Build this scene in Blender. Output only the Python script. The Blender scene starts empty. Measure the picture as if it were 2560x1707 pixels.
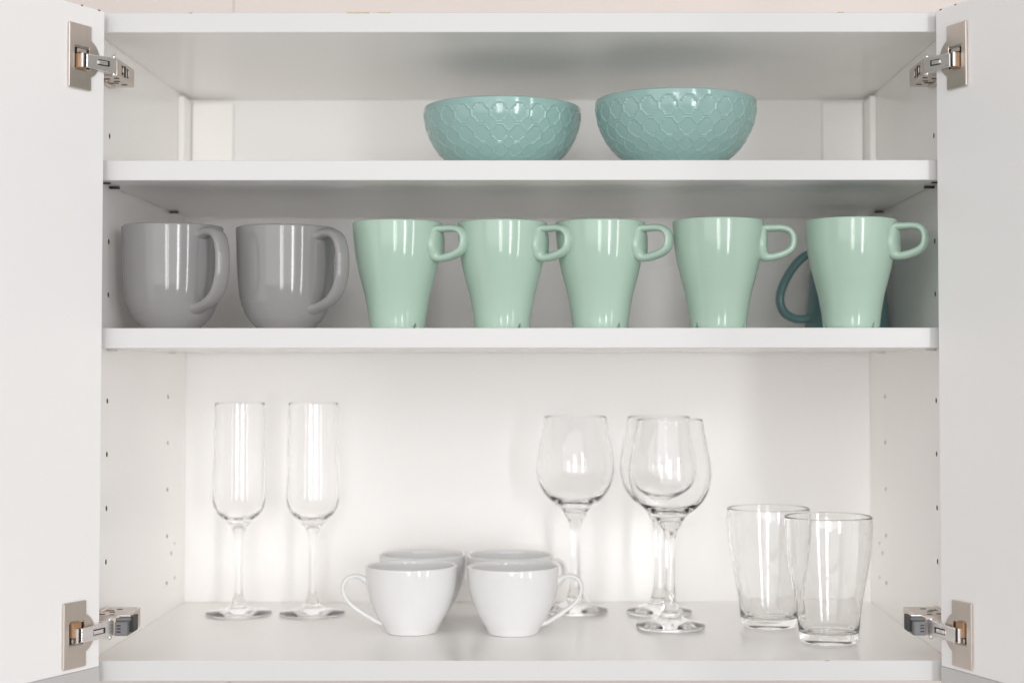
import bpy, bmesh, math
from mathutils import Vector, Matrix
import random
random.seed(4)
R = math.radians
OZ = 1.35                       # height of the cabinet floor above the room floor
scene = bpy.context.scene
COL = scene.collection

# ------------------------------------------------------------------ camera
cam = bpy.data.cameras.new('camera')
cam_o = bpy.data.objects.new('camera', cam); COL.objects.link(cam_o)
scene.camera = cam_o
CAM = Vector((0.03263, -1.39049, 0.25722 + OZ))
cam_o.location = CAM
cam_o.rotation_euler = (R(90) + 0.03255, 0.00065, 0.00008)
cam.sensor_width = 36.0
cam.lens = 3895.48 / 2560 * 36.0
cam.shift_x = -112.46 / 2560
cam.shift_y = -55.4 / 2560
cam.clip_start = 0.02; cam.clip_end = 60
cam.dof.use_dof = True
cam.dof.focus_distance = 1.41
cam.dof.aperture_fstop = 3.7

# ------------------------------------------------------------------ light of the room
world = bpy.data.worlds.new('World'); scene.world = world
world.use_nodes = True
bg = world.node_tree.nodes['Background']
bg.inputs[0].default_value = (1.0, 0.965, 0.945, 1)
bg.inputs[1].default_value = 0.40

def window_light(name, x, y, z, w, h, radiance, col, aim):
    l = bpy.data.lights.new(name, 'AREA'); l.shape = 'RECTANGLE'
    l.size = w; l.size_y = h
    l.energy = radiance * math.pi * w * h
    l.color = col
    o = bpy.data.objects.new(name, l); COL.objects.link(o)
    o.location = (x, y, z)
    d = Vector(aim) - Vector((x, y, z))
    o.rotation_euler = d.to_track_quat('-Z', 'Y').to_euler()
    return o
WZ = OZ + 0.42
AIM = (0, 0.1, WZ)
WC = (0.99, 0.992, 1.0)
window_light('bright_room_front', -0.5, -5.6, OZ + 0.46, 8.0, 2.0, 1.8, (1.0, 0.995, 0.995), (-0.2, 0, OZ + 0.46))
window_light('bright_room_upper', -0.9, -5.6, OZ + 2.50, 8.0, 1.9, 2.0, (1.0, 0.99, 0.99), (-0.2, 0, OZ + 0.46))
window_light('window_casement', -0.36, -5.05, WZ, 0.30, 2.3, 13, WC, AIM)
window_light('window_casement', 0.02, -5.10, WZ, 0.22, 2.3, 11, WC, AIM)
window_light('window_side', 1.80, -4.20, WZ, 0.36, 2.3, 19, WC, AIM)
window_light('window_far_side', 3.10, -3.00, WZ, 0.24, 2.3, 16, WC, AIM)

vs = scene.view_settings
scene.display_settings.display_device = 'sRGB'
vs.view_transform = 'Standard'; vs.look = 'None'; vs.exposure = -0.16; vs.gamma = 1.0
vs.use_curve_mapping = False
scene.render.engine = 'CYCLES'
cy = scene.cycles
cy.use_denoising = True
cy.use_adaptive_sampling = True; cy.adaptive_threshold = 0.025
cy.max_bounces = 30; cy.diffuse_bounces = 8; cy.glossy_bounces = 5
cy.transmission_bounces = 30; cy.transparent_max_bounces = 16
cy.caustics_reflective = True; cy.caustics_refractive = True
cy.blur_glossy = 0.03
cy.sample_clamp_indirect = 0.0

# ------------------------------------------------------------------ materials
def mat(name, col, rough=0.4, metal=0.0, spec=0.5, var=0.0, vscale=30.0, bump=0.0, bscale=200.0,
        rvar=0.0, trans=0.0, ior=1.5, coat=0.0, stretch=None):
    m = bpy.data.materials.new(name); m.use_nodes = True
    nt = m.node_tree; b = nt.nodes['Principled BSDF']
    b.inputs['Base Color'].default_value = (*col, 1)
    b.inputs['Roughness'].default_value = rough
    b.inputs['Metallic'].default_value = metal
    b.inputs['IOR'].default_value = ior
    b.inputs['Specular IOR Level'].default_value = spec
    b.inputs['Transmission Weight'].default_value = trans
    b.inputs['Coat Weight'].default_value = coat
    b.inputs['Coat Roughness'].default_value = 0.04
    if var or bump or rvar:
        tc = nt.nodes.new('ShaderNodeTexCoord'); src = tc.outputs['Object']
        if stretch:
            mp = nt.nodes.new('ShaderNodeMapping'); mp.inputs['Scale'].default_value = stretch
            nt.links.new(src, mp.inputs['Vector']); src = mp.outputs['Vector']
    if var or rvar:
        n = nt.nodes.new('ShaderNodeTexNoise'); n.inputs['Scale'].default_value = vscale
        n.inputs['Detail'].default_value = 4
        nt.links.new(src, n.inputs['Vector'])
        if var:
            r = nt.nodes.new('ShaderNodeMapRange')
            r.inputs['To Min'].default_value = 1 - var; r.inputs['To Max'].default_value = 1 + var
            nt.links.new(n.outputs['Fac'], r.inputs['Value'])
            mx = nt.nodes.new('ShaderNodeVectorMath'); mx.operation = 'SCALE'
            mx.inputs[0].default_value = col
            nt.links.new(r.outputs['Result'], mx.inputs['Scale'])
            nt.links.new(mx.outputs['Vector'], b.inputs['Base Color'])
        if rvar:
            r = nt.nodes.new('ShaderNodeMapRange')
            r.inputs['To Min'].default_value = max(0, rough - rvar); r.inputs['To Max'].default_value = rough + rvar
            nt.links.new(n.outputs['Fac'], r.inputs['Value'])
            nt.links.new(r.outputs['Result'], b.inputs['Roughness'])
    if bump:
        n = nt.nodes.new('ShaderNodeTexNoise'); n.inputs['Scale'].default_value = bscale
        n.inputs['Detail'].default_value = 3
        nt.links.new(src, n.inputs['Vector'])
        bp = nt.nodes.new('ShaderNodeBump'); bp.inputs['Strength'].default_value = bump
        bp.inputs['Distance'].default_value = 0.001
        nt.links.new(n.outputs['Fac'], bp.inputs['Height'])
        nt.links.new(bp.outputs['Normal'], b.inputs['Normal'])
    return m

M = {}
M['melamine'] = mat('white_melamine', (0.895, 0.878, 0.858), 0.21)
M['back'] = mat('white_back_board', (0.825, 0.812, 0.80), 0.5)
M['foil'] = mat('white_door_foil', (0.915, 0.90, 0.893), 0.36, var=0.012, vscale=9, rvar=0.05, bump=0.03, bscale=500)
M['edge'] = mat('white_dimmed_for_light', (0.615, 0.61, 0.605), 0.34, var=0.01, vscale=40)  # panel white darkened, so strongly lit front edges come out less bright
M['board'] = mat('brown_chipboard', (0.13, 0.08, 0.05), 0.85, var=0.3, vscale=900)
M['chip'] = mat('chipped_edge', (0.50, 0.42, 0.30), 0.8, var=0.4, vscale=700)
M['plaster'] = mat('pale_pink_plaster', (0.70, 0.63, 0.595), 0.75, var=0.03, vscale=6, bump=0.15, bscale=160)
M['grey'] = mat('grey_glaze', (0.268, 0.263, 0.262), 0.09, var=0.03, vscale=25, bump=0.05, bscale=60, rvar=0.02)
M['mint'] = mat('mint_glaze', (0.385, 0.52, 0.433), 0.11, var=0.03, vscale=25, bump=0.05, bscale=55, rvar=0.02)
M['aqua'] = mat('aqua_glaze', (0.275, 0.425, 0.40), 0.10, var=0.04, vscale=40, bump=0.04, bscale=80, rvar=0.02)
M['teal'] = mat('teal_glaze', (0.135, 0.255, 0.26), 0.15, var=0.04, vscale=30, bump=0.04, bscale=60)
M['raw'] = mat('unglazed_foot', (0.45, 0.42, 0.36), 0.8, var=0.1, vscale=200)
M['porcelain'] = mat('white_porcelain', (0.70, 0.70, 0.698), 0.07, var=0.01, vscale=30, bump=0.03, bscale=50, rvar=0.015)
M['glass'] = mat('clear_glass', (1, 1, 1), 0.0, trans=1.0, ior=1.32)
M['glass_thick'] = mat('clear_glass_wavy', (0.997, 1.0, 0.999), 0.0, trans=1.0, ior=1.45, bump=0.14, bscale=40)
M['glass_fine'] = mat('fine_clear_glass', (1, 1, 1), 0.0, trans=1.0, ior=1.36, bump=0.12, bscale=40)
M['nickel'] = mat('brushed_nickel', (0.64, 0.575, 0.52), 0.32, metal=1, var=0.06, vscale=120, rvar=0.06, stretch=(1, 1, 0.06))
M['steel'] = mat('bright_steel', (0.86, 0.83, 0.82), 0.26, metal=1, var=0.04, vscale=80, rvar=0.05)
M['copper'] = mat('brown_slider', (0.36, 0.20, 0.10), 0.45, var=0.1, vscale=120)
M['black'] = mat('black_gap', (0.015, 0.013, 0.013), 0.5, var=0.2, vscale=60)
M['plastic'] = mat('grey_plastic', (0.145, 0.145, 0.15), 0.42, var=0.04, vscale=60)
M['alu'] = mat('matt_aluminium', (0.62, 0.62, 0.615), 0.42, metal=0.35, var=0.03, vscale=60, stretch=(1, 0.05, 1))

# ------------------------------------------------------------------ helpers
def finish(bm, name, m, parent=None, smooth=False, angle=40, loc=None, bevel=0.0, segs=2):
    bmesh.ops.recalc_face_normals(bm, faces=bm.faces[:]) if not smooth else None
    me = bpy.data.meshes.new(name); bm.to_mesh(me); bm.free()
    return link(me, name, m, parent, smooth, angle, loc, bevel, segs)

def link(me, name, m, parent=None, smooth=False, angle=40, loc=None, bevel=0.0, segs=2):
    for x in (m if isinstance(m, (list, tuple)) else [m]):
        me.materials.append(x)
    o = bpy.data.objects.new(name, me); COL.objects.link(o)
    if smooth:
        me.shade_smooth(); me.set_sharp_from_angle(angle=R(angle))
    if parent: o.parent = parent
    if loc is not None: o.location = loc
    if bevel:
        b = o.modifiers.new('bevel', 'BEVEL'); b.width = bevel; b.segments = segs; b.limit_method = 'ANGLE'
        b.harden_normals = False
    return o

def box(bm, x0, x1, y0, y1, z0, z1, mtx=None):
    vs_ = [bm.verts.new(((x0, x1)[i & 1], (y0, y1)[i >> 1 & 1], (z0, z1)[i >> 2 & 1])) for i in range(8)]
    for f in ((0, 2, 3, 1), (4, 5, 7, 6), (0, 1, 5, 4), (2, 6, 7, 3), (0, 4, 6, 2), (1, 3, 7, 5)):
        bm.faces.new([vs_[k] for k in f])
    if mtx:
        for v in vs_: v.co = mtx @ v.co
    return vs_

def catmull(pts, n=6, closed=False):
    out = []; N = len(pts)
    rng = range(N if closed else N - 1)
    for i in rng:
        g = (lambda k: Vector(pts[k % N])) if closed else (lambda k: Vector(pts[max(0, min(N - 1, k))]))
        p0, p1, p2, p3 = g(i - 1), g(i), g(i + 1), g(i + 2)
        for k in range(n):
            t = k / n
            out.append(0.5 * ((2 * p1) + (p2 - p0) * t + (2 * p0 - 5 * p1 + 4 * p2 - p3) * t * t + (3 * p1 - p0 - 3 * p2 + p3) * t ** 3))
    if not closed: out.append(Vector(pts[-1]))
    return out

def lathe_mesh(prof, seg=96, warp=None):
    """prof: (r, z) from the bottom centre outside, over the rim, to the inside bottom centre (metres)."""
    verts = []; faces = []; rings = []
    for i, (r, z) in enumerate(prof):
        if r < 1e-6:
            rings.append([len(verts)]); verts.append((0, 0, z))
        else:
            ring = []
            for k in range(seg):
                a = 2 * math.pi * k / seg
                rr, zz = (r, z) if warp is None else warp(i, r, z, a)
                ring.append(len(verts)); verts.append((rr * math.cos(a), rr * math.sin(a), zz))
            rings.append(ring)
    seg_of = []
    for i in range(len(rings) - 1):
        A, B = rings[i], rings[i + 1]
        for k in range(seg):
            k2 = (k + 1) % seg
            if len(A) == 1 and len(B) == 1: continue
            if len(A) == 1: f = (A[0], B[k2], B[k])
            elif len(B) == 1: f = (A[k], A[k2], B[0])
            else: f = (A[k], A[k2], B[k2], B[k])
            faces.append(f); seg_of.append(i)
    return verts, faces, seg_of

def mesh_from(verts, faces, name):
    me = bpy.data.meshes.new(name); me.from_pydata(verts, [], faces); me.update(); return me

def offset_inner(outer, th, z_in):
    """inner wall: outer profile moved inward by th, cut at z_in, listed from the rim down."""
    inn = []
    n = len(outer)
    for i, (r, z) in enumerate(outer):
        a = Vector(outer[max(0, i - 1)]); b = Vector(outer[min(n - 1, i + 1)])
        t = (b - a).normalized() if (b - a).length else Vector((0, 1))
        q = Vector((r, z)) + Vector((-t.y, t.x)) * th
        if q.y > z_in and q.x > 0.001: inn.append((q.x, q.y))
    inn.sort(key=lambda p: -p[1])
    return inn

def vessel(outer, th, z_in, foot_in=None, rim_n=6, flat=0.75):
    """closed profile of a ceramic vessel from its outer side profile (bottom -> rim)."""
    rt, zt = outer[-1]
    inner = offset_inner(outer[:-1], th, z_in + 0.004)
    inner = [p for p in inner if p[1] < zt - th * 0.5]
    rim = []
    for k in range(1, rim_n):
        a = math.pi * k / rim_n
        rim.append((rt - th / 2 + th / 2 * math.cos(a), zt + th / 2 * math.sin(a) * 0.8))
    p = []
    r0, z0 = outer[0]
    p += [(0, 0.002), (r0 - 0.006, 0.002), (r0 - 0.005, 0.0)] + list(outer) + rim + inner
    ri = inner[-1][0]
    p += [(ri * 0.93, z_in + 0.0015), (ri * flat, z_in), (0, z_in)]
    return p

def sweep(path, half_w, half_t, closed=False, n=16, power=2.0):
    """ribbon/tube in the (r, z) plane; half_w along y, half_t in the plane. half_w/half_t: number or list."""
    P = [Vector(p) for p in path]; N = len(P); verts = []; faces = []
    gw = half_w if callable(half_w) else (lambda t: half_w)
    gt = half_t if callable(half_t) else (lambda t: half_t)
    for i, p in enumerate(P):
        a = P[(i - 1) % N] if closed else P[max(0, i - 1)]
        b = P[(i + 1) % N] if closed else P[min(N - 1, i + 1)]
        t = (b - a).normalized(); nrm = Vector((-t.y, t.x))
        tt = i / (N if closed else N - 1)
        w, h = gw(tt), gt(tt)
        for k in range(n):
            an = 2 * math.pi * k / n
            c, s = math.cos(an), math.sin(an)
            c = math.copysign(abs(c) ** (2 / power), c); s = math.copysign(abs(s) ** (2 / power), s)
            q = p + nrm * (h * s)
            verts.append((q.x, w * c, q.y))
    M_ = N if closed else N - 1
    for i in range(M_):
        i2 = (i + 1) % N
        for k in range(n):
            k2 = (k + 1) % n
            faces.append((i * n + k, i * n + k2, i2 * n + k2, i2 * n + k))
    if not closed:
        faces.append(tuple(range(n))[::-1]); faces.append(tuple((N - 1) * n + k for k in range(n)))
    return verts, faces

def thing(name, label, cat, loc, rz=0, group=None):
    o = bpy.data.objects.new(name, None); COL.objects.link(o)
    o.empty_display_size = 0.03
    o.location = loc; o.rotation_euler = (0, 0, rz)
    o['label'] = label; o['category'] = cat
    if group: o['group'] = group
    return o

def copy_tree(src, parent=None):
    c = src.copy(); COL.objects.link(c); c.parent = parent
    for ch in src.children: copy_tree(ch, c)
    return c

def mm(pts): return [(a / 1000, b / 1000) for a, b in pts]
def heading(a): return R(a - 90)          # a: 0 = towards the camera side, 90 = right; local +x is turned there

# ------------------------------------------------------------------ the wall
bm = bmesh.new(); box(bm, -0.335, 2.6, 0.372, 0.50, -OZ, 1.35)
w = finish(bm, 'wall', M['plaster'], loc=(0, 0, OZ)); w['kind'] = 'structure'
bm = bmesh.new(); box(bm, -2.4, -0.3352, 0.3712, 0.49, -OZ, 1.35)
w = finish(bm, 'wall_left', M['plaster'], loc=(0, 0, OZ), bevel=0.003); w['kind'] = 'structure'

# ------------------------------------------------------------------ the cabinet
HW, DEP, T = 0.382, 0.350, 0.018
Z_TOP, Z_S2, Z_S3 = 0.5603, 0.4271, 0.2769          # undersides
cab = thing('wall_cabinet', 'open white kitchen wall cabinet with two shelves and both doors swung wide', 'cabinet', (0, 0, OZ))

# side panels with drilled shelf-pin holes
front_rows = [0.5233 - 0.05 * 1.0, 0.4271 - 0.05, 0.4271 - 0.0985]
holes_f = [0.4739, 0.3760, 0.3270, 0.2290, 0.1800, 0.1305, 0.0815]
holes_b = [0.4739, 0.3760, 0.3270, 0.2290, 0.1800, 0.1305, 0.0815, 0.0315]
extra = [(0.306, 0.0700, 0.0015), (0.291, 0.0610, 0.0022), (0.306, 0.0330, 0.0016)]
def side_panel(s):
    bm = bmesh.new()
    x0, x1 = sorted((s * HW, s * (HW + 0.018)))
    box(bm, x0, x1, 0.0, 0.370, -0.018, Z_TOP + T)
    bmesh.ops.recalc_face_normals(bm, faces=bm.faces[:])
    me = bpy.data.meshes.new('side_panel'); bm.to_mesh(me); bm.free()
    me.materials.append(M['melamine']); me.materials.append(M['board'])
    o = bpy.data.objects.new('side_panel', me); COL.objects.link(o)
    bm = bmesh.new()
    spots = [(0.0475, z, 0.0026) for z in holes_f] + [(0.272, z, 0.0022) for z in holes_b] + extra
    for (y, z, r) in spots:
        ret = bmesh.ops.create_cone(bm, cap_ends=True, segments=14, radius1=r, radius2=r, depth=0.02,
                                    matrix=Matrix.Translation((s * HW, y, z)) @ Matrix.Rotation(R(90), 4, 'Y'))
    for f in bm.faces: f.material_index = 1
    mc = bpy.data.meshes.new('cut'); bm.to_mesh(mc); bm.free()
    mc.materials.append(M['melamine']); mc.materials.append(M['board'])
    c = bpy.data.objects.new('cut', mc); COL.objects.link(c)
    b = o.modifiers.new('holes', 'BOOLEAN'); b.operation = 'DIFFERENCE'; b.object = c; b.solver = 'EXACT'
    dg = bpy.context.evaluated_depsgraph_get()
    me2 = bpy.data.meshes.new_from_object(o.evaluated_get(dg))
    o.modifiers.clear(); o.data = me2; me2.name = 'side_panel'
    bpy.data.objects.remove(c); bpy.data.meshes.remove(mc)
    o.parent = cab
    return o
side_panel(-1); side_panel(1)

def panel(name, x0, x1, y0, y1, z0, z1, m='melamine', bev=0.0007):
    bm = bmesh.new(); box(bm, x0, x1, y0, y1, z0, z1)
    bmesh.ops.recalc_face_normals(bm, faces=bm.faces[:])
    for f in bm.faces: f.material_index = 1 if f.normal.y < -0.9 and name in ('shelf', 'top_panel', 'bottom_panel') else 0      # front face in a white darkened to offset the strong front light
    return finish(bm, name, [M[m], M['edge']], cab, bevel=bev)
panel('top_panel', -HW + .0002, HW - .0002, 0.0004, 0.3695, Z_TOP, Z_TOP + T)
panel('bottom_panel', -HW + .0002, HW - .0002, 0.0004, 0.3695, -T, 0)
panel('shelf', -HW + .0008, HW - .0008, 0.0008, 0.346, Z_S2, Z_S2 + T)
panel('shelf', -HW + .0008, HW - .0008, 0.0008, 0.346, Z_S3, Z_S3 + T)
panel('back_panel', -HW + .0002, HW - .0002, DEP, DEP + 0.0032, 0.0002, Z_TOP - .0002, m='back', bev=0)
for s in (-1, 1):      # suspension fittings in the upper back corners
    a, b = sorted((s * (HW - .0002), s * (HW - 0.0072)))
    panel('corner_strip', a, b, 0.305, 0.3495, 0.4455, Z_TOP - 0.0035, bev=0.001)
    a, b = sorted((s * (HW - 0.0078), s * (HW - 0.0530)))
    panel('bracket_cover', a, b, 0.339, 0.3497, 0.4455, Z_TOP - 0.0045, bev=0.001)
# shelf pins under both shelves
for zz in (Z_S2, Z_S3):
    for s in (-1, 1):
        for y in (0.0475, 0.272):
            bm = bmesh.new()
            a, b = sorted((s * (HW - .0004), s * (HW - 0.0095)))
            box(bm, a, b, y - .0022, y + .0022, zz - 0.0022, zz - 0.0002)
            finish(bm, 'shelf_pin', M['black' if zz == Z_S2 else 'edge'], cab, bevel=0.0004)
        if zz == Z_S2:
            bm = bmesh.new()
            a, b = sorted((s * (HW - .0100), s * (HW - 0.0010)))
            box(bm, a, b, 0.0155, 0.0185, zz - 0.0013, zz - 0.0002)
            finish(bm, 'shelf_clip', M['black'], cab, bevel=0.0003)

# knocks along the front edges
for (x, z, L, h_) in ((-0.1560, Z_TOP + T, 0.020, 0.0009), (-0.1290, Z_TOP + T, 0.012, 0.0007), (0.285, Z_TOP + T, 0.006, 0.0008), (-0.298, Z_TOP + T, 0.003, 0.0009), (0.100, Z_S2, 0.004, 0.0006), (0.270, 0.0, 0.004, 0.0005)):
    bm = bmesh.new(); box(bm, x, x + L, 0.0001, 0.0016, z - h_, z + 0.0001)
    finish(bm, 'edge_chip', M['chip'], cab)

# doors
DX, DY = 0.370, -0.012
D_ANG = {-1: R(27.5), 1: R(23.5)}
def door_matrix(s):
    """local x: along the door from the hinge edge, local y: out of the inner face, z up"""
    a = D_ANG[s]
    u = Vector((s * math.sin(a), -math.cos(a), 0)); n = Vector((-s * math.cos(a), -math.sin(a), 0))
    m = Matrix.Identity(4)
    m.col[0][:3] = u; m.col[1][:3] = n; m.col[2][:3] = (0, 0, 1); m.col[3][:3] = (s * DX, DY, 0)
    return m
for s in (-1, 1):
    mtx = door_matrix(s)
    bm = bmesh.new(); box(bm, 0, 0.397, -0.018, 0, -0.0025, Z_TOP + T - 0.002, mtx)
    d = finish(bm, 'door', M['foil'], cab, bevel=0.0009)
    d['label'] = 'left door, brighter inner face' if s < 0 else 'right door, shaded inner face'
    bm = bmesh.new(); box(bm, 0.0005, 0.397, -0.0175, 0.0009, -0.052, -0.00262, mtx)
    finish(bm, 'grip_rail', M['alu'], d, bevel=0.0006)
    bm = bmesh.new()
    bmesh.ops.create_cone(bm, cap_ends=True, segments=24, radius1=0.0042, radius2=0.0030, depth=0.0016,
        matrix=mtx @ Matrix.Translation((0.050, 0.0016, -0.0215)) @ Matrix.Rotation(R(-90), 4, 'X'))
    sc = finish(bm, 'screw', M['steel'], d)
    # knocks on the upper door edge
    for u0, L in ((0.006, 0.0022), (0.027, 0.0016)):
        bm = bmesh.new(); box(bm, u0, u0 + L, -0.0012, 0.0003, Z_TOP + T - 0.0029, Z_TOP + T - 0.0018, mtx)
        finish(bm, 'edge_chip', M['board'], d)

# hinges -------------------------------------------------------------
def prism(bm, poly, z0, z1, mtx=None):
    b = [bm.verts.new((x, y, z0)) for x, y in poly]; t = [bm.verts.new((x, y, z1)) for x, y in poly]
    n = len(poly)
    bm.faces.new(b[::-1]); bm.faces.new(t)
    for i in range(n): bm.faces.new((b[i], b[(i + 1) % n], t[(i + 1) % n], t[i]))
    if mtx:
        for v in b + t: v.co = mtx @ v.co

def hinge(s, zc, lower):
    mtx = door_matrix(s) @ Matrix.Translation((0, 0, zc))
    f = -1 if lower else 1           # the lower hinges are the upper ones turned over
    prot = 0.0300 if lower else 0.0200
    # mounting body on the side panel
    bm = bmesh.new()
    zb0, zb1 = (zc - 0.0085, zc + 0.0095) if lower else (zc - 0.0098, zc + 0.0068)
    xw, xi = s * (HW - 0.0003), s * (HW - prot)
    if lower:
        # tapers towards the back: nose carries the damper
        bw = [(s * (HW - .0003), 0.006), (s * (HW - prot + 0.006), 0.006), (s * (HW - prot), 0.013), (s * (HW - prot), 0.056), (s * (HW - .0003), 0.056)]
    else:
        bw = [(s * (HW - .0003), 0.000), (s * (HW - prot), 0.000), (s * (HW - prot - 0.0004), 0.056), (s * (HW - .0003), 0.056)]
    prism(bm, bw, zb0, zb1)
    h = finish(bm, 'hinge', M['nickel'], cab, bevel=0.0011)
    # base plate (foot) of the mount
    bm = bmesh.new(); a, b = sorted((s * (HW - .0002), s * (HW - 0.005)))
    box(bm, a, b, 0.020, 0.048, zc - (0.0110 if lower else 0.0125), zc + (0.0112 if lower else 0.0100))
    finish(bm, 'mounting_plate', M['nickel'], h, bevel=0.0008)
    # slots on the visible faces of the mount
    zf = zb1 if lower else zb0
    e = 0.00025 * f
    for (x_, y_, dx, dy) in ((0.0065, 0.012, 0.0035, 0.0012), (0.013, 0.024, 0.0025, 0.0010), (0.008, 0.033, 0.0040, 0.0012), (0.015, 0.041, 0.0025, 0.001), (0.017, 0.009, 0.0022, 0.001)):
        bm = bmesh.new(); xx = s * (HW - x_)
        box(bm, xx - dx, xx + dx, y_ - dy, y_ + dy, zf - 0.0004, zf + 0.0004)
        finish(bm, 'slot', M['black'], h)
    if not lower:
        xx = s * (HW - prot)
        for (y_, dz, dy) in ((0.016, 0.0042, 0.0016), (0.024, 0.0052, 0.0022), (0.033, 0.0042, 0.0018)):
            bm = bmesh.new(); box(bm, xx - 0.0007, xx + 0.0007, y_ - dy, y_ + dy, zc - 0.0012 - dz, zc - 0.0012 + dz)
            finish(bm, 'engraved_mark', M['black'], h, bevel=0.0004)
            bm = bmesh.new(); box(bm, xx - 0.0012, xx + 0.0012, y_ - dy * 0.4, y_ + dy * 0.4, zc - 0.0012 - dz * 0.6, zc - 0.0012 + dz * 0.5)
            if y_ != 0.024: finish(bm, 'raised_mark', M['nickel'], h)
            else: bm.free()
    # cup plate on the door with a rounded flange and a window
    def outline_frame(bm, y0, y1):
        # plate as frame around the window: outer rect 19..45 x +-28.5, window 22..39 x (-10.5..10.5)
        zo = 0.0285
        wlo, whi = (-0.0115, 0.0085) if not lower else (-0.0085, 0.0115)
        if f > 0: wlo, whi = -0.0115, 0.0085
        o_ = [(0.0188, -zo), (0.0188, zo), (0.0450, zo), (0.0450, -zo)]
        i_ = [(0.0212, wlo), (0.0212, whi), (0.0385, whi), (0.0385, wlo)]
        ob = [bm.verts.new((x, y0, z)) for x, z in o_]; ot = [bm.verts.new((x, y1, z)) for x, z in o_]
        ib = [bm.verts.new((x, y0, z)) for x, z in i_]; it = [bm.verts.new((x, y1, z)) for x, z in i_]
        for k in range(4):
            j = (k + 1) % 4
            bm.faces.new((ot[k], ot[j], it[j], it[k])); bm.faces.new((ob[j], ob[k], ib[k], ib[j]))
            bm.faces.new((ob[k], ob[j], ot[j], ot[k])); bm.faces.new((ib[j], ib[k], it[k], it[j]))
        for v in ob + ot + ib + it: v.co = mtx @ v.co
    bm = bmesh.new(); outline_frame(bm, 0.0009, 0.0028)
    finish(bm, 'cup_plate', M['nickel'], h, bevel=0.0010)
    # cup flange, a disc under the plate (window cut out of its middle)
    bm = bmesh.new()
    n = 48; ro = 0.0176; cx = 0.0246
    ring_o = []; ring_i = []
    for k in range(n):
        a = 2 * math.pi * k / n
        ring_o.append((cx + ro * math.cos(a), ro * math.sin(a)))
        c_, s_ = math.cos(a), math.sin(a)
        q = 0.0090 / max(abs(c_), abs(s_))
        ring_i.append((cx + 0.0052 + q * c_, q * s_ - 0.0012 * f))
    def rr(lst, y): return [bm.verts.new(mtx @ Vector((x, y, z))) for x, z in lst]
    ot, it, ob, ib = rr(ring_o, 0.0014), rr(ring_i, 0.0016), rr(ring_o, 0.0001), rr(ring_i, -0.0100)
    for k in range(n):
        j = (k + 1) % n
        bm.faces.new((ot[k], ot[j], it[j], it[k])); bm.faces.new((ob[k], ob[j], ot[j], ot[k])); bm.faces.new((it[k], it[j], ib[j], ib[k]))
    finish(bm, 'cup', M['nickel'], h, smooth=True, angle=30)
    # dark cup floor and the brown slider in it
    bm = bmesh.new(); box(bm, 0.0200, 0.0400, 0.0001, 0.0006, -0.0128, 0.0118, mtx)
    finish(bm, 'cup_floor', M['black'], h)
    bm = bmesh.new()
    zz = (-0.0108, 0.0022) if f > 0 else (-0.0022, 0.0108)
    box(bm, 0.0258, 0.0362, 0.0007, 0.0042, zz[0], zz[1], mtx)
    finish(bm, 'slider', M['copper'], h, bevel=0.0006)
    bm = bmesh.new()
    zz = (0.0030, 0.0072) if f > 0 else (-0.0072, -0.0030)
    box(bm, 0.0240, 0.0350, 0.0007, 0.0024, zz[0], zz[1], mtx)
    finish(bm, 'spring', M['nickel'], h, bevel=0.0012)
    # the arm: from the cup to the nose of the mount
    p1 = mtx @ Vector((0.0285, 0.0072, 0)); p1.z = 0
    p2 = Vector((s * (HW - 0.0208), -0.0030, 0)) if not lower else Vector((s * (HW - 0.0215), -0.0030, 0))
    dv = (p2 - p1); L = dv.length; dv.normalize()
    nv = Vector((dv.y, -dv.x, 0))
    if nv.y > 0: nv = -nv
    am = Matrix.Identity(4)
    am.col[0][:3] = dv; am.col[1][:3] = nv; am.col[2][:3] = (0, 0, 1); am.col[3][:3] = (p1.x, p1.y, zc)
    if not lower:                     # the upper arms dip slightly towards the cup
        am.col[0][2] = 0.0028 / L; am.col[3][2] = zc - 0.0028
    hz = [(0.0, -0.0062, 0.0062), (L * 0.35, -0.0062, 0.0062), (L, -0.0082, 0.0068)]
    if lower: hz = [(0.0, -0.0062, 0.0062), (L * 0.35, -0.0064, 0.0064), (L, -0.0072, 0.0082)]
    bm = bmesh.new()
    pts = [(x, b) for x, b, t in hz] + [(x, t) for x, b, t in reversed(hz)]
    lo = [bm.verts.new(am @ Vector((x, -0.0026, z - 0.0006))) for x, z in pts]
    hi = [bm.verts.new(am @ Vector((x, 0.0000, z - 0.0006))) for x, z in pts]
    bm.faces.new(hi); bm.faces.new(lo[::-1])
    for i in range(len(pts)):
        j = (i + 1) % len(pts); bm.faces.new((lo[i], lo[j], hi[j], hi[i]))
    finish(bm, 'arm', M['steel'], h, bevel=0.0009, segs=3)
    # slot with a bright spring in the arm face
    bm = bmesh.new(); box(bm, L * 0.36, L * 0.74, -0.0005, 0.0003, -0.0030, 0.0022, am)
    finish(bm, 'arm_slot', M['black'], h, bevel=0.0002)
    bm = bmesh.new(); box(bm, L * 0.36, L * 0.66, 0.0002, 0.0010, -0.0021, 0.0013, am)
    finish(bm, 'arm_spring', M['steel'], h, bevel=0.0005)
    # dark link between slider and arm, pivot pins
    bm = bmesh.new(); box(bm, -0.0038, -0.0004, -0.0050, -0.0006, -0.0064, 0.0056, am)
    finish(bm, 'link', M['black'], h, bevel=0.0005)
    bm = bmesh.new(); box(bm, -0.0052, -0.0036, -0.0050, -0.0002, -0.0068, 0.0060, am)
    finish(bm, 'link_edge', M['steel'], h, bevel=0.0004)
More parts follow.
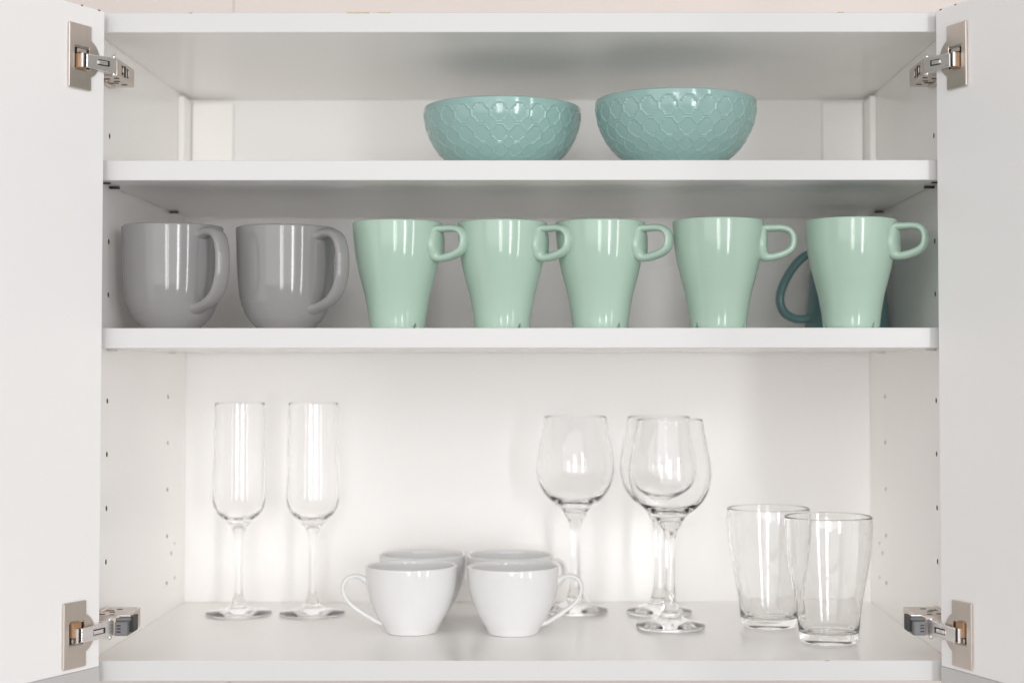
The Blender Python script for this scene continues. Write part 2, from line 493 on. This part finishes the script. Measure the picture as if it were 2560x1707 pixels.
    for zz in (-0.0090, 0.0068):
        bm = bmesh.new()
        bmesh.ops.create_uvsphere(bm, u_segments=16, v_segments=8, radius=0.0019, matrix=am @ Matrix.Translation((L - 0.003, -0.0012, zz + (0.0008 if lower else 0))) )
        finish(bm, 'pivot_pin', M['steel'], h, smooth=True)
    # nose joining arm and mount
    bm = bmesh.new()
    xs = sorted((s * (HW - 0.0006), s * (HW - 0.0192)))
    box(bm, xs[0], xs[1], -0.0022, 0.0066 if lower else 0.0006, zc - 0.0075, zc + 0.0060)
    finish(bm, 'nose', M['steel'], h, bevel=0.0008)
    if lower:
        # grey soft-close damper with a black gap and small embossed marks
        bm = bmesh.new()
        xa, xb = s * (HW - 0.0222), s * (HW - 0.0342)
        prism(bm, [(xa, -0.0018), (xb + s * 0.0015, -0.0018), (xb, -0.0004), (xb, 0.020), (xa, 0.020)], zc - 0.0075, zc + 0.0050)
        prism(bm, [(xa, 0.0012), (xb - s * 0.001, 0.0040), (xb - s * 0.001, 0.020), (xa, 0.020)], zc + 0.0048, zc + 0.0078)
        finish(bm, 'damper', M['plastic'], h, bevel=0.0010)
        for zz in (0.0018, -0.0008, -0.0036):
            bm = bmesh.new(); a, b = sorted((xa - s * 0.0020, xa - s * 0.0056))
            box(bm, a, b, -0.0021, -0.0015, zc + zz - 0.0008, zc + zz + 0.0005)
            finish(bm, 'embossed_mark', M['black'], h)
        bm = bmesh.new(); a, b = sorted((xb, xb - s * 0.0030))
        box(bm, a, b, 0.0045, 0.020, zc - 0.0050, zc + 0.0086)
        finish(bm, 'damper_gap', M['black'], h)
        bm = bmesh.new(); a, b = sorted((xa - s * 0.0020, xb - s * 0.0005))
        box(bm, a, b, 0.0040, 0.0062, zc + 0.0084, zc + 0.0100)
        finish(bm, 'wire_clip', M['steel'], h, bevel=0.0006)
    return h
for s in (-1, 1):
    hinge(s, 0.5303, False); hinge(s, 0.0297, True)

# ------------------------------------------------------------------ bowls
def bowl_meshes():
    outer = catmull(mm([(33, 0), (36, 1.6), (42, 5.8), (49.4, 11), (56.5, 17.0), (62.3, 22.9), (67.5, 30.1), (71.4, 37.3), (74.3, 44.5), (76.5, 52), (77.6, 60), (77.6, 67.3)]), 20)
    outer = [(p.x, p.y + 0.0017 * min(1, p.y / 0.006)) for p in outer]
    n_out = len(outer)
    # arc length coordinate measured from the rim in units of the local cell width
    NC = 26; PITCH = 1.15
    cell = [0.0] * n_out; s_acc = 0.0; arc = 0.0
    arcs = [0.0] * n_out
    for i in range(n_out - 2, -1, -1):
        ds = (Vector(outer[i]) - Vector(outer[i + 1])).length
        arc += ds; arcs[i] = arc
        if arc > 0.0038:
            wloc = 2 * math.pi * outer[i][0] / NC
            s_acc += ds / (wloc * PITCH)
        cell[i] = s_acc
    nrm = []
    for i in range(n_out):
        a = Vector(outer[max(0, i - 1)]); b = Vector(outer[min(n_out - 1, i + 1)]); t = (b - a).normalized()
        nrm.append(Vector((t.y, -t.x)))
    def circ(x, y, cx, cy, r): return math.hypot(x - cx, y - cy) - r
    def rect(x, y, hx, hy):
        dx, dy = abs(x) - hx, abs(y) - hy
        return math.hypot(max(dx, 0), max(dy, 0)) + min(max(dx, dy), 0)
    def relief(i, a):
        if arcs[i] < 0.0038 or i < 14: return 0.0
        x = (a * NC / (2 * math.pi)) % 1.0 - 0.5
        y = (cell[i] % 1.0 - 0.5) * PITCH
        rr_ = 0.11
        d = min(rect(x, y, 0.225 - rr_, 0.50 - rr_) - rr_, rect(x, y, 0.468 - rr_, 0.225 - rr_) - rr_, rect(x, y, 0.325 - 0.02, 0.345 - 0.02) - 0.02)
        ridge = math.exp(-((d - 0.010) / 0.032) ** 2)
        bar = 0.0
        inside = 1 / (1 + math.exp(d / 0.018))
        sc = min(1.0, outer[i][0] / 0.077)
        fade = min(1, (arcs[i] - 0.0038) / 0.0012)
        return fade * sc * (0.00066 * ridge - 0.00036 * inside - 0.00018)
    th = 0.0042
    prof = vessel(outer, th, 0.006)
    first = 3
    def warp(i, r, z, a):
        k = i - first
        if 0 <= k < n_out:
            h = relief(k, a); return r + nrm[k].x * h, z + nrm[k].y * h
        return r, z
    v, f, _ = lathe_mesh(prof, 26 * 30, warp)
    return mesh_from(v, f, 'bowl_body')
bowl_me = bowl_meshes()
BG = 'patterned bowls on the upper shelf'
b1 = link(bowl_me, 'bowl', M['aqua'], None, True, 60, (-0.0215, 0.148, OZ + Z_S2 + T + 0.0003))
b1['label'] = 'aqua bowl embossed with quatrefoils, the one left, set farther back on top shelf'
b1['category'] = 'bowl'; b1['group'] = BG
b2 = b1.copy(); COL.objects.link(b2); b2.location = (0.1472, 0.106, OZ + Z_S2 + T + 0.0003); b2.rotation_euler.z = R(4.5)
b2['label'] = 'aqua bowl embossed with quatrefoils, the one right, nearer the top shelf edge'

# ------------------------------------------------------------------ mugs
def mug(name, outer_pts, th, z_in, handle, m, notch=None, seg=128, sub=5):
    root = bpy.data.objects.new(name, None); COL.objects.link(root); root.empty_display_size = 0.03
    outer = [(p.x, p.y) for p in catmull(mm(outer_pts), sub)]
    prof = vessel(outer, th, z_in)
    warp = None
    if notch:
        def warp(i, r, z, a):
            if z < 0.0057:
                for na in notch:
                    d = (a - na + math.pi) % (2 * math.pi) - math.pi
                    w_ = math.exp(-(d / 0.085) ** 4)
                    z = z + w_ * max(0, 0.0052 - z * 0.9)
            return r, z
    v, f, _ = lathe_mesh(prof, seg, warp)
    link(mesh_from(v, f, 'body'), 'body', m, root, True, 50)
    v, f = handle
    link(mesh_from(v, f, 'handle'), 'handle', m, root, True, 60)
    return root

def place(proto, first, loc, a, label, cat, group):
    o = proto if first else copy_tree(proto)
    o.location = loc; o.rotation_euler = (0, 0, heading(a))
    o['label'] = label; o['category'] = cat
    if group: o['group'] = group
    return o

Z3 = OZ + Z_S3 + T + 0.0003
# grey mugs
gh_path = catmull(mm([(41, 85.5), (48, 87.2), (56, 88), (63.5, 86.6), (69.8, 81.5), (73.2, 72), (74.2, 60), (73.0, 47), (69, 36), (62, 28), (53, 23), (44, 20.4), (36, 19.6)]), 6)
def gw(t):
    e = min(t, 1 - t)
    return 0.0074 + 0.0022 * math.exp(-(e / 0.07) ** 2)
def gt(t):
    e = min(t, 1 - t)
    return 0.0042 + 0.0022 * math.exp(-(e / 0.06) ** 2)
gh = sweep(gh_path, gw, gt, n=24, power=2.3)
grey = mug('grey_mug', [(26, 0), (27.3, 1.6), (30.2, 4.8), (34, 9.2), (37.6, 15), (40.2, 21), (42.1, 27), (43.9, 38.8), (44.8, 50.7), (45.5, 62.6), (46.1, 79), (46.4, 90), (46.4, 94)], 0.0040, 0.007, gh, M['grey'])
GG = 'grey mugs on the middle shelf'
place(grey, True, (-0.3255, 0.058, Z3), 50, 'glossy grey mug with strap handle, next to the left cabinet side', 'mug', GG)
place(grey, False, (-0.2223, 0.072, Z3), 53, 'glossy grey mug with strap handle, next to the first mint green mug', 'mug', GG)

# mint mugs
mh_path = catmull(mm([(42.0, 92.0), (50, 92.8), (58, 92.8), (64.4, 91.0), (68.4, 86.4), (69.0, 80), (67.2, 74), (62.2, 70.0), (55, 67.4), (48.5, 66.0), (43.6, 66.6), (40.2, 70.0), (39.4, 76.5), (40.4, 84.5)]), 7, closed=True)
def mw(t):
    # the root side runs along the wall, wider, and melts into it
    e = abs(((t - 0.87 + 0.5) % 1) - 0.5)
    return 0.0078 + 0.0068 * math.exp(-(e / 0.12) ** 2)
def mt(t):
    e = abs(((t - 0.87 + 0.5) % 1) - 0.5)
    e2 = abs(((t - 0.60 + 0.5) % 1) - 0.5)
    e3 = abs(((t - 0.76 + 0.5) % 1) - 0.5)
    return 0.0033 + 0.0025 * math.exp(-(e / 0.11) ** 2) + 0.0004 * math.exp(-(e2 / 0.18) ** 2) + 0.0018 * math.exp(-(e3 / 0.06) ** 2)
mh = sweep(mh_path, mw, mt, closed=True, n=24, power=2.2)
mint = mug('mint_mug', [(25.6, 0), (26.1, 2.5), (26.9, 10.5), (28.0, 18), (29.2, 24.4), (30.5, 31.4), (32.2, 38.2), (35.9, 52), (38.9, 65.8), (40.8, 79.7), (41.8, 91), (42.1, 98.6)], 0.0036, 0.006, mh, M['mint'], notch=[R(-22), R(98), R(218)])
MG = 'mint green mugs on the middle shelf'
for i, (x, y, a, lab) in enumerate([
        (-0.1168, 0.068, 68, 'mint green flared mug standing right beside the grey mugs'),
        (-0.0187, 0.068, 64, 'mint green flared mug, second of the three that touch handle to wall'),
        (0.0731, 0.066, 64, 'mint green flared mug, third of the touching three, its handle free'),
        (0.1818, 0.050, 84, 'mint green flared mug standing alone with its handle in full profile'),
        (0.3042, 0.047, 63, 'mint green flared mug in front of the dark teal mug')]):
    place(mint, i == 0, (x, y, Z3), a, lab, 'mug', MG)

# teal mug behind
th_path = catmull(mm([(36, 83), (45, 80.5), (56, 71), (66, 57), (72.5, 42), (73, 30), (68, 20.5), (58, 15.2), (48, 14.6), (40, 16)]), 6)
thd = sweep(th_path, 0.0060, 0.0043, n=20)
teal = mug('teal_mug', [(42.5, 0), (43.6, 2), (43.6, 8), (41.8, 30), (39.2, 58), (37.6, 80), (37.0, 96)], 0.0040, 0.006, thd, M['teal'])
place(teal, True, (0.3345, 0.232, Z3), -78, 'dark teal mug half hidden behind the rightmost mint mug', 'mug', None)

# ------------------------------------------------------------------ white cups
Z0 = OZ + 0.0003
ch_path = catmull(mm([(42, 50), (46.5, 53.2), (51, 55.6), (57, 56.2), (63, 53.5), (66.6, 47.5), (66.6, 40.5), (63.2, 33.5), (57, 27), (49, 21), (41, 15.8), (34.5, 11.8), (28, 9.5), (25, 9)]), 6)
def cw(t): return 0.0034 + 0.0016 * math.exp(-(min(t, 1 - t) / 0.08) ** 2)
def ct(t): return 0.0022 + 0.0016 * math.exp(-(t / 0.09) ** 2) + 0.0008 * math.exp(-((1 - t) / 0.10) ** 2)
ch = sweep(ch_path, cw, ct, n=18)
cup = mug('white_cup', [(23.2, 0), (24.4, 0.8), (25.2, 2.2), (27.6, 6.8), (31.2, 12.5), (34.4, 18), (37.1, 23.6), (41.1, 34.7), (43.7, 45.8), (44.8, 56), (45.0, 64.6)], 0.0030, 0.005, ch, M['porcelain'])
CG = 'white porcelain cups on the cabinet floor'
for i, (x, y, a, lab) in enumerate([
        (-0.1106, 0.149, -81, 'white porcelain cup in front with its handle pointing left'),
        (-0.0105, 0.143, 86, 'white porcelain cup in front with its handle pointing right'),
        (-0.1080, 0.243, 180, 'white porcelain cup behind the cup whose handle points left'),
        (-0.0165, 0.236, 122, 'white porcelain cup behind the cup whose handle points right')]):
    place(cup, i == 0, (x, y, Z0), a, lab, 'cup', CG)

# ------------------------------------------------------------------ glasses
def glass(name, prof, cuts, m, seg=96, warp=None):
    """one closed glass skin, divided into the parts named in cuts = [(first profile index, name), ...]"""
    root = bpy.data.objects.new(name, None); COL.objects.link(root); root.empty_display_size = 0.03
    v, f, so = lathe_mesh(prof, seg, warp)
    names = {}
    for face, i in zip(f, so):
        key = [n for a, n in cuts if i >= a][-1]
        names.setdefault(key, []).append(face)
    for key, fs in names.items():
        used = sorted({k for face in fs for k in face}); ix = {k: j for j, k in enumerate(used)}
        me = mesh_from([v[k] for k in used], [tuple(ix[k] for k in face) for face in fs], key)
        link(me, key, m[1] if key in ('bowl', 'wall') else m[0], root, True, 60)
    return root

def prof_glass(foot, stem, bowl_out, bowl_in, sub=5):
    """each list bottom -> top; bowl_in from the rim down to the centre"""
    fo = [(p.x, p.y) for p in catmull(mm(foot), 3)]
    st = [(p.x, p.y) for p in catmull(mm(stem), sub)]
    bo = [(p.x, p.y) for p in catmull(mm(bowl_out), sub)]
    bi = [(max(0, p.x), p.y) for p in catmull(mm(bowl_in), sub)]
    prof = [(0, 0.0006)] + fo
    c1 = len(prof) - 1
    prof += st[1:]; c2 = len(prof) - 1
    prof += bo[1:]
    rt, zt = prof[-1]; ri = bi[0][0]
    for k in range(1, 5):
        a = math.pi * k / 5
        prof.append(((rt + ri) / 2 + (rt - ri) / 2 * math.cos(a), zt + (rt - ri) / 2 * math.sin(a)))
    prof += bi
    prof[-1] = (0, prof[-1][1])
    return prof, [(0, 'foot'), (c1, 'stem'), (c2, 'bowl')]

FG = 'champagne flutes at the back left'
pf, cuts = prof_glass(
    [(29, 0.2), (33.2, 0.5), (34.2, 1.2), (33.5, 2.0), (28, 3.0), (20, 4.2), (13, 6.0), (9, 8.6)],
    [(9, 8.6), (7, 13), (5.2, 19), (4.1, 27), (3.5, 38), (3.3, 53), (3.5, 68), (4.2, 78), (5.6, 86)],
    [(5.6, 86), (8.4, 91.5), (13.5, 97), (19.5, 103), (24.6, 110), (27.0, 117), (27.6, 124), (27.4, 140), (26.8, 170), (26.2, 200), (25.9, 222)],
    [(24.9, 222), (25.2, 200), (25.7, 170), (26.2, 140), (26.3, 125), (25.4, 118), (22, 110.5), (16, 104.5), (8, 101), (0, 99.8)])
flute = glass('champagne_flute', pf, cuts, (M['glass'], M['glass']))
for i, (x, y, lab) in enumerate([(-0.3040, 0.265, 'tall clear champagne flute, left of the pair, nearest the left cabinet side'),
                                 (-0.2262, 0.265, 'tall clear champagne flute, right of the pair, nearest the white cups')]):
    place(flute, i == 0, (x, y, Z0), 0, lab, 'flute', FG)

WG = 'stemmed wine glasses on the cabinet floor'
pf, cuts = prof_glass(
    [(29, 0.2), (33.4, 0.6), (34.4, 2.0), (34.0, 3.6), (31, 4.6), (25, 6.0), (18, 8.2), (12, 11.5), (9.2, 15)],
    [(9.2, 15), (7.8, 20), (6.2, 27), (5.0, 38), (4.5, 50), (4.3, 66), (4.6, 80), (5.6, 90), (7.6, 97.5)],
    [(7.6, 97.5), (10.6, 102), (12.6, 106), (16.0, 110.5), (22, 115), (28, 120.4), (34, 127.5), (38.6, 137), (41.0, 147), (41.3, 155), (40.2, 167), (37.4, 182), (34.6, 197), (32.9, 207)],
    [(31.4, 207), (33.1, 197), (35.9, 182), (38.7, 167), (39.7, 155), (39.3, 147.5), (36.8, 138), (32, 129.5), (25.5, 123), (17, 118.6), (8, 116.6), (0, 116)])
wine = glass('wine_glass', pf, cuts, (M['glass_thick'], M['glass_fine']))
for i, (x, y, lab) in enumerate([(0.1455, 0.174, 'clear wine glass standing in front of another wine glass'),
                                 (0.1405, 0.266, 'clear wine glass half hidden behind the front wine glass'),
                                 (0.0520, 0.276, 'clear wine glass behind the right cup handle, apart from the other two')]):
    place(wine, i == 0, (x, y, Z0), 30 * i, lab, 'wine glass', WG)

def tumbler():
    out = [(p.x, p.y) for p in catmull(mm([(24.5, 0.4), (26.6, 1.2), (27.4, 3), (28.2, 9), (28.9, 14.5), (30.2, 29), (33.8, 50.3), (36.0, 61), (39.5, 82.3), (41.4, 103), (41.7, 112), (41.5, 117.6)]), 5)]
    inn = [(p.x, p.y) for p in catmull(mm([(39.3, 117.6), (39.5, 111), (39.1, 102), (37.2, 82), (33.9, 61.5), (31.6, 50), (27.8, 29), (25.9, 16), (23.6, 11.4), (19, 9.6), (10, 9.0), (0, 8.8)]), 5)]
    p = [(0, 0.0016), (0.016, 0.0014), (0.021, 0.0004)] + out
    rt, zt = out[-1]; ri = inn[0][0]
    for k in range(1, 6):
        a = math.pi * k / 6
        p.append(((rt + ri) / 2 + (rt - ri) / 2 * math.cos(a), zt + (rt - ri) / 2 * math.sin(a)))
    p += inn; p[-1] = (0, p[-1][1])
    nb = 3 + 16
    return p, [(0, 'base'), (nb, 'wall')]
pf, cuts = tumbler()
tum = glass('tumbler', pf, cuts, (M['glass_thick'], M['glass_thick']))
TG = 'drinking tumblers at the right'
place(tum, True, (0.2895, 0.092, Z0), 10, 'clear tapered tumbler in front, nearest the cabinet edge', 'tumbler', TG)
place(tum, False, (0.2448, 0.181, Z0), 130, 'clear tapered tumbler partly behind the front tumbler', 'tumbler', TG)
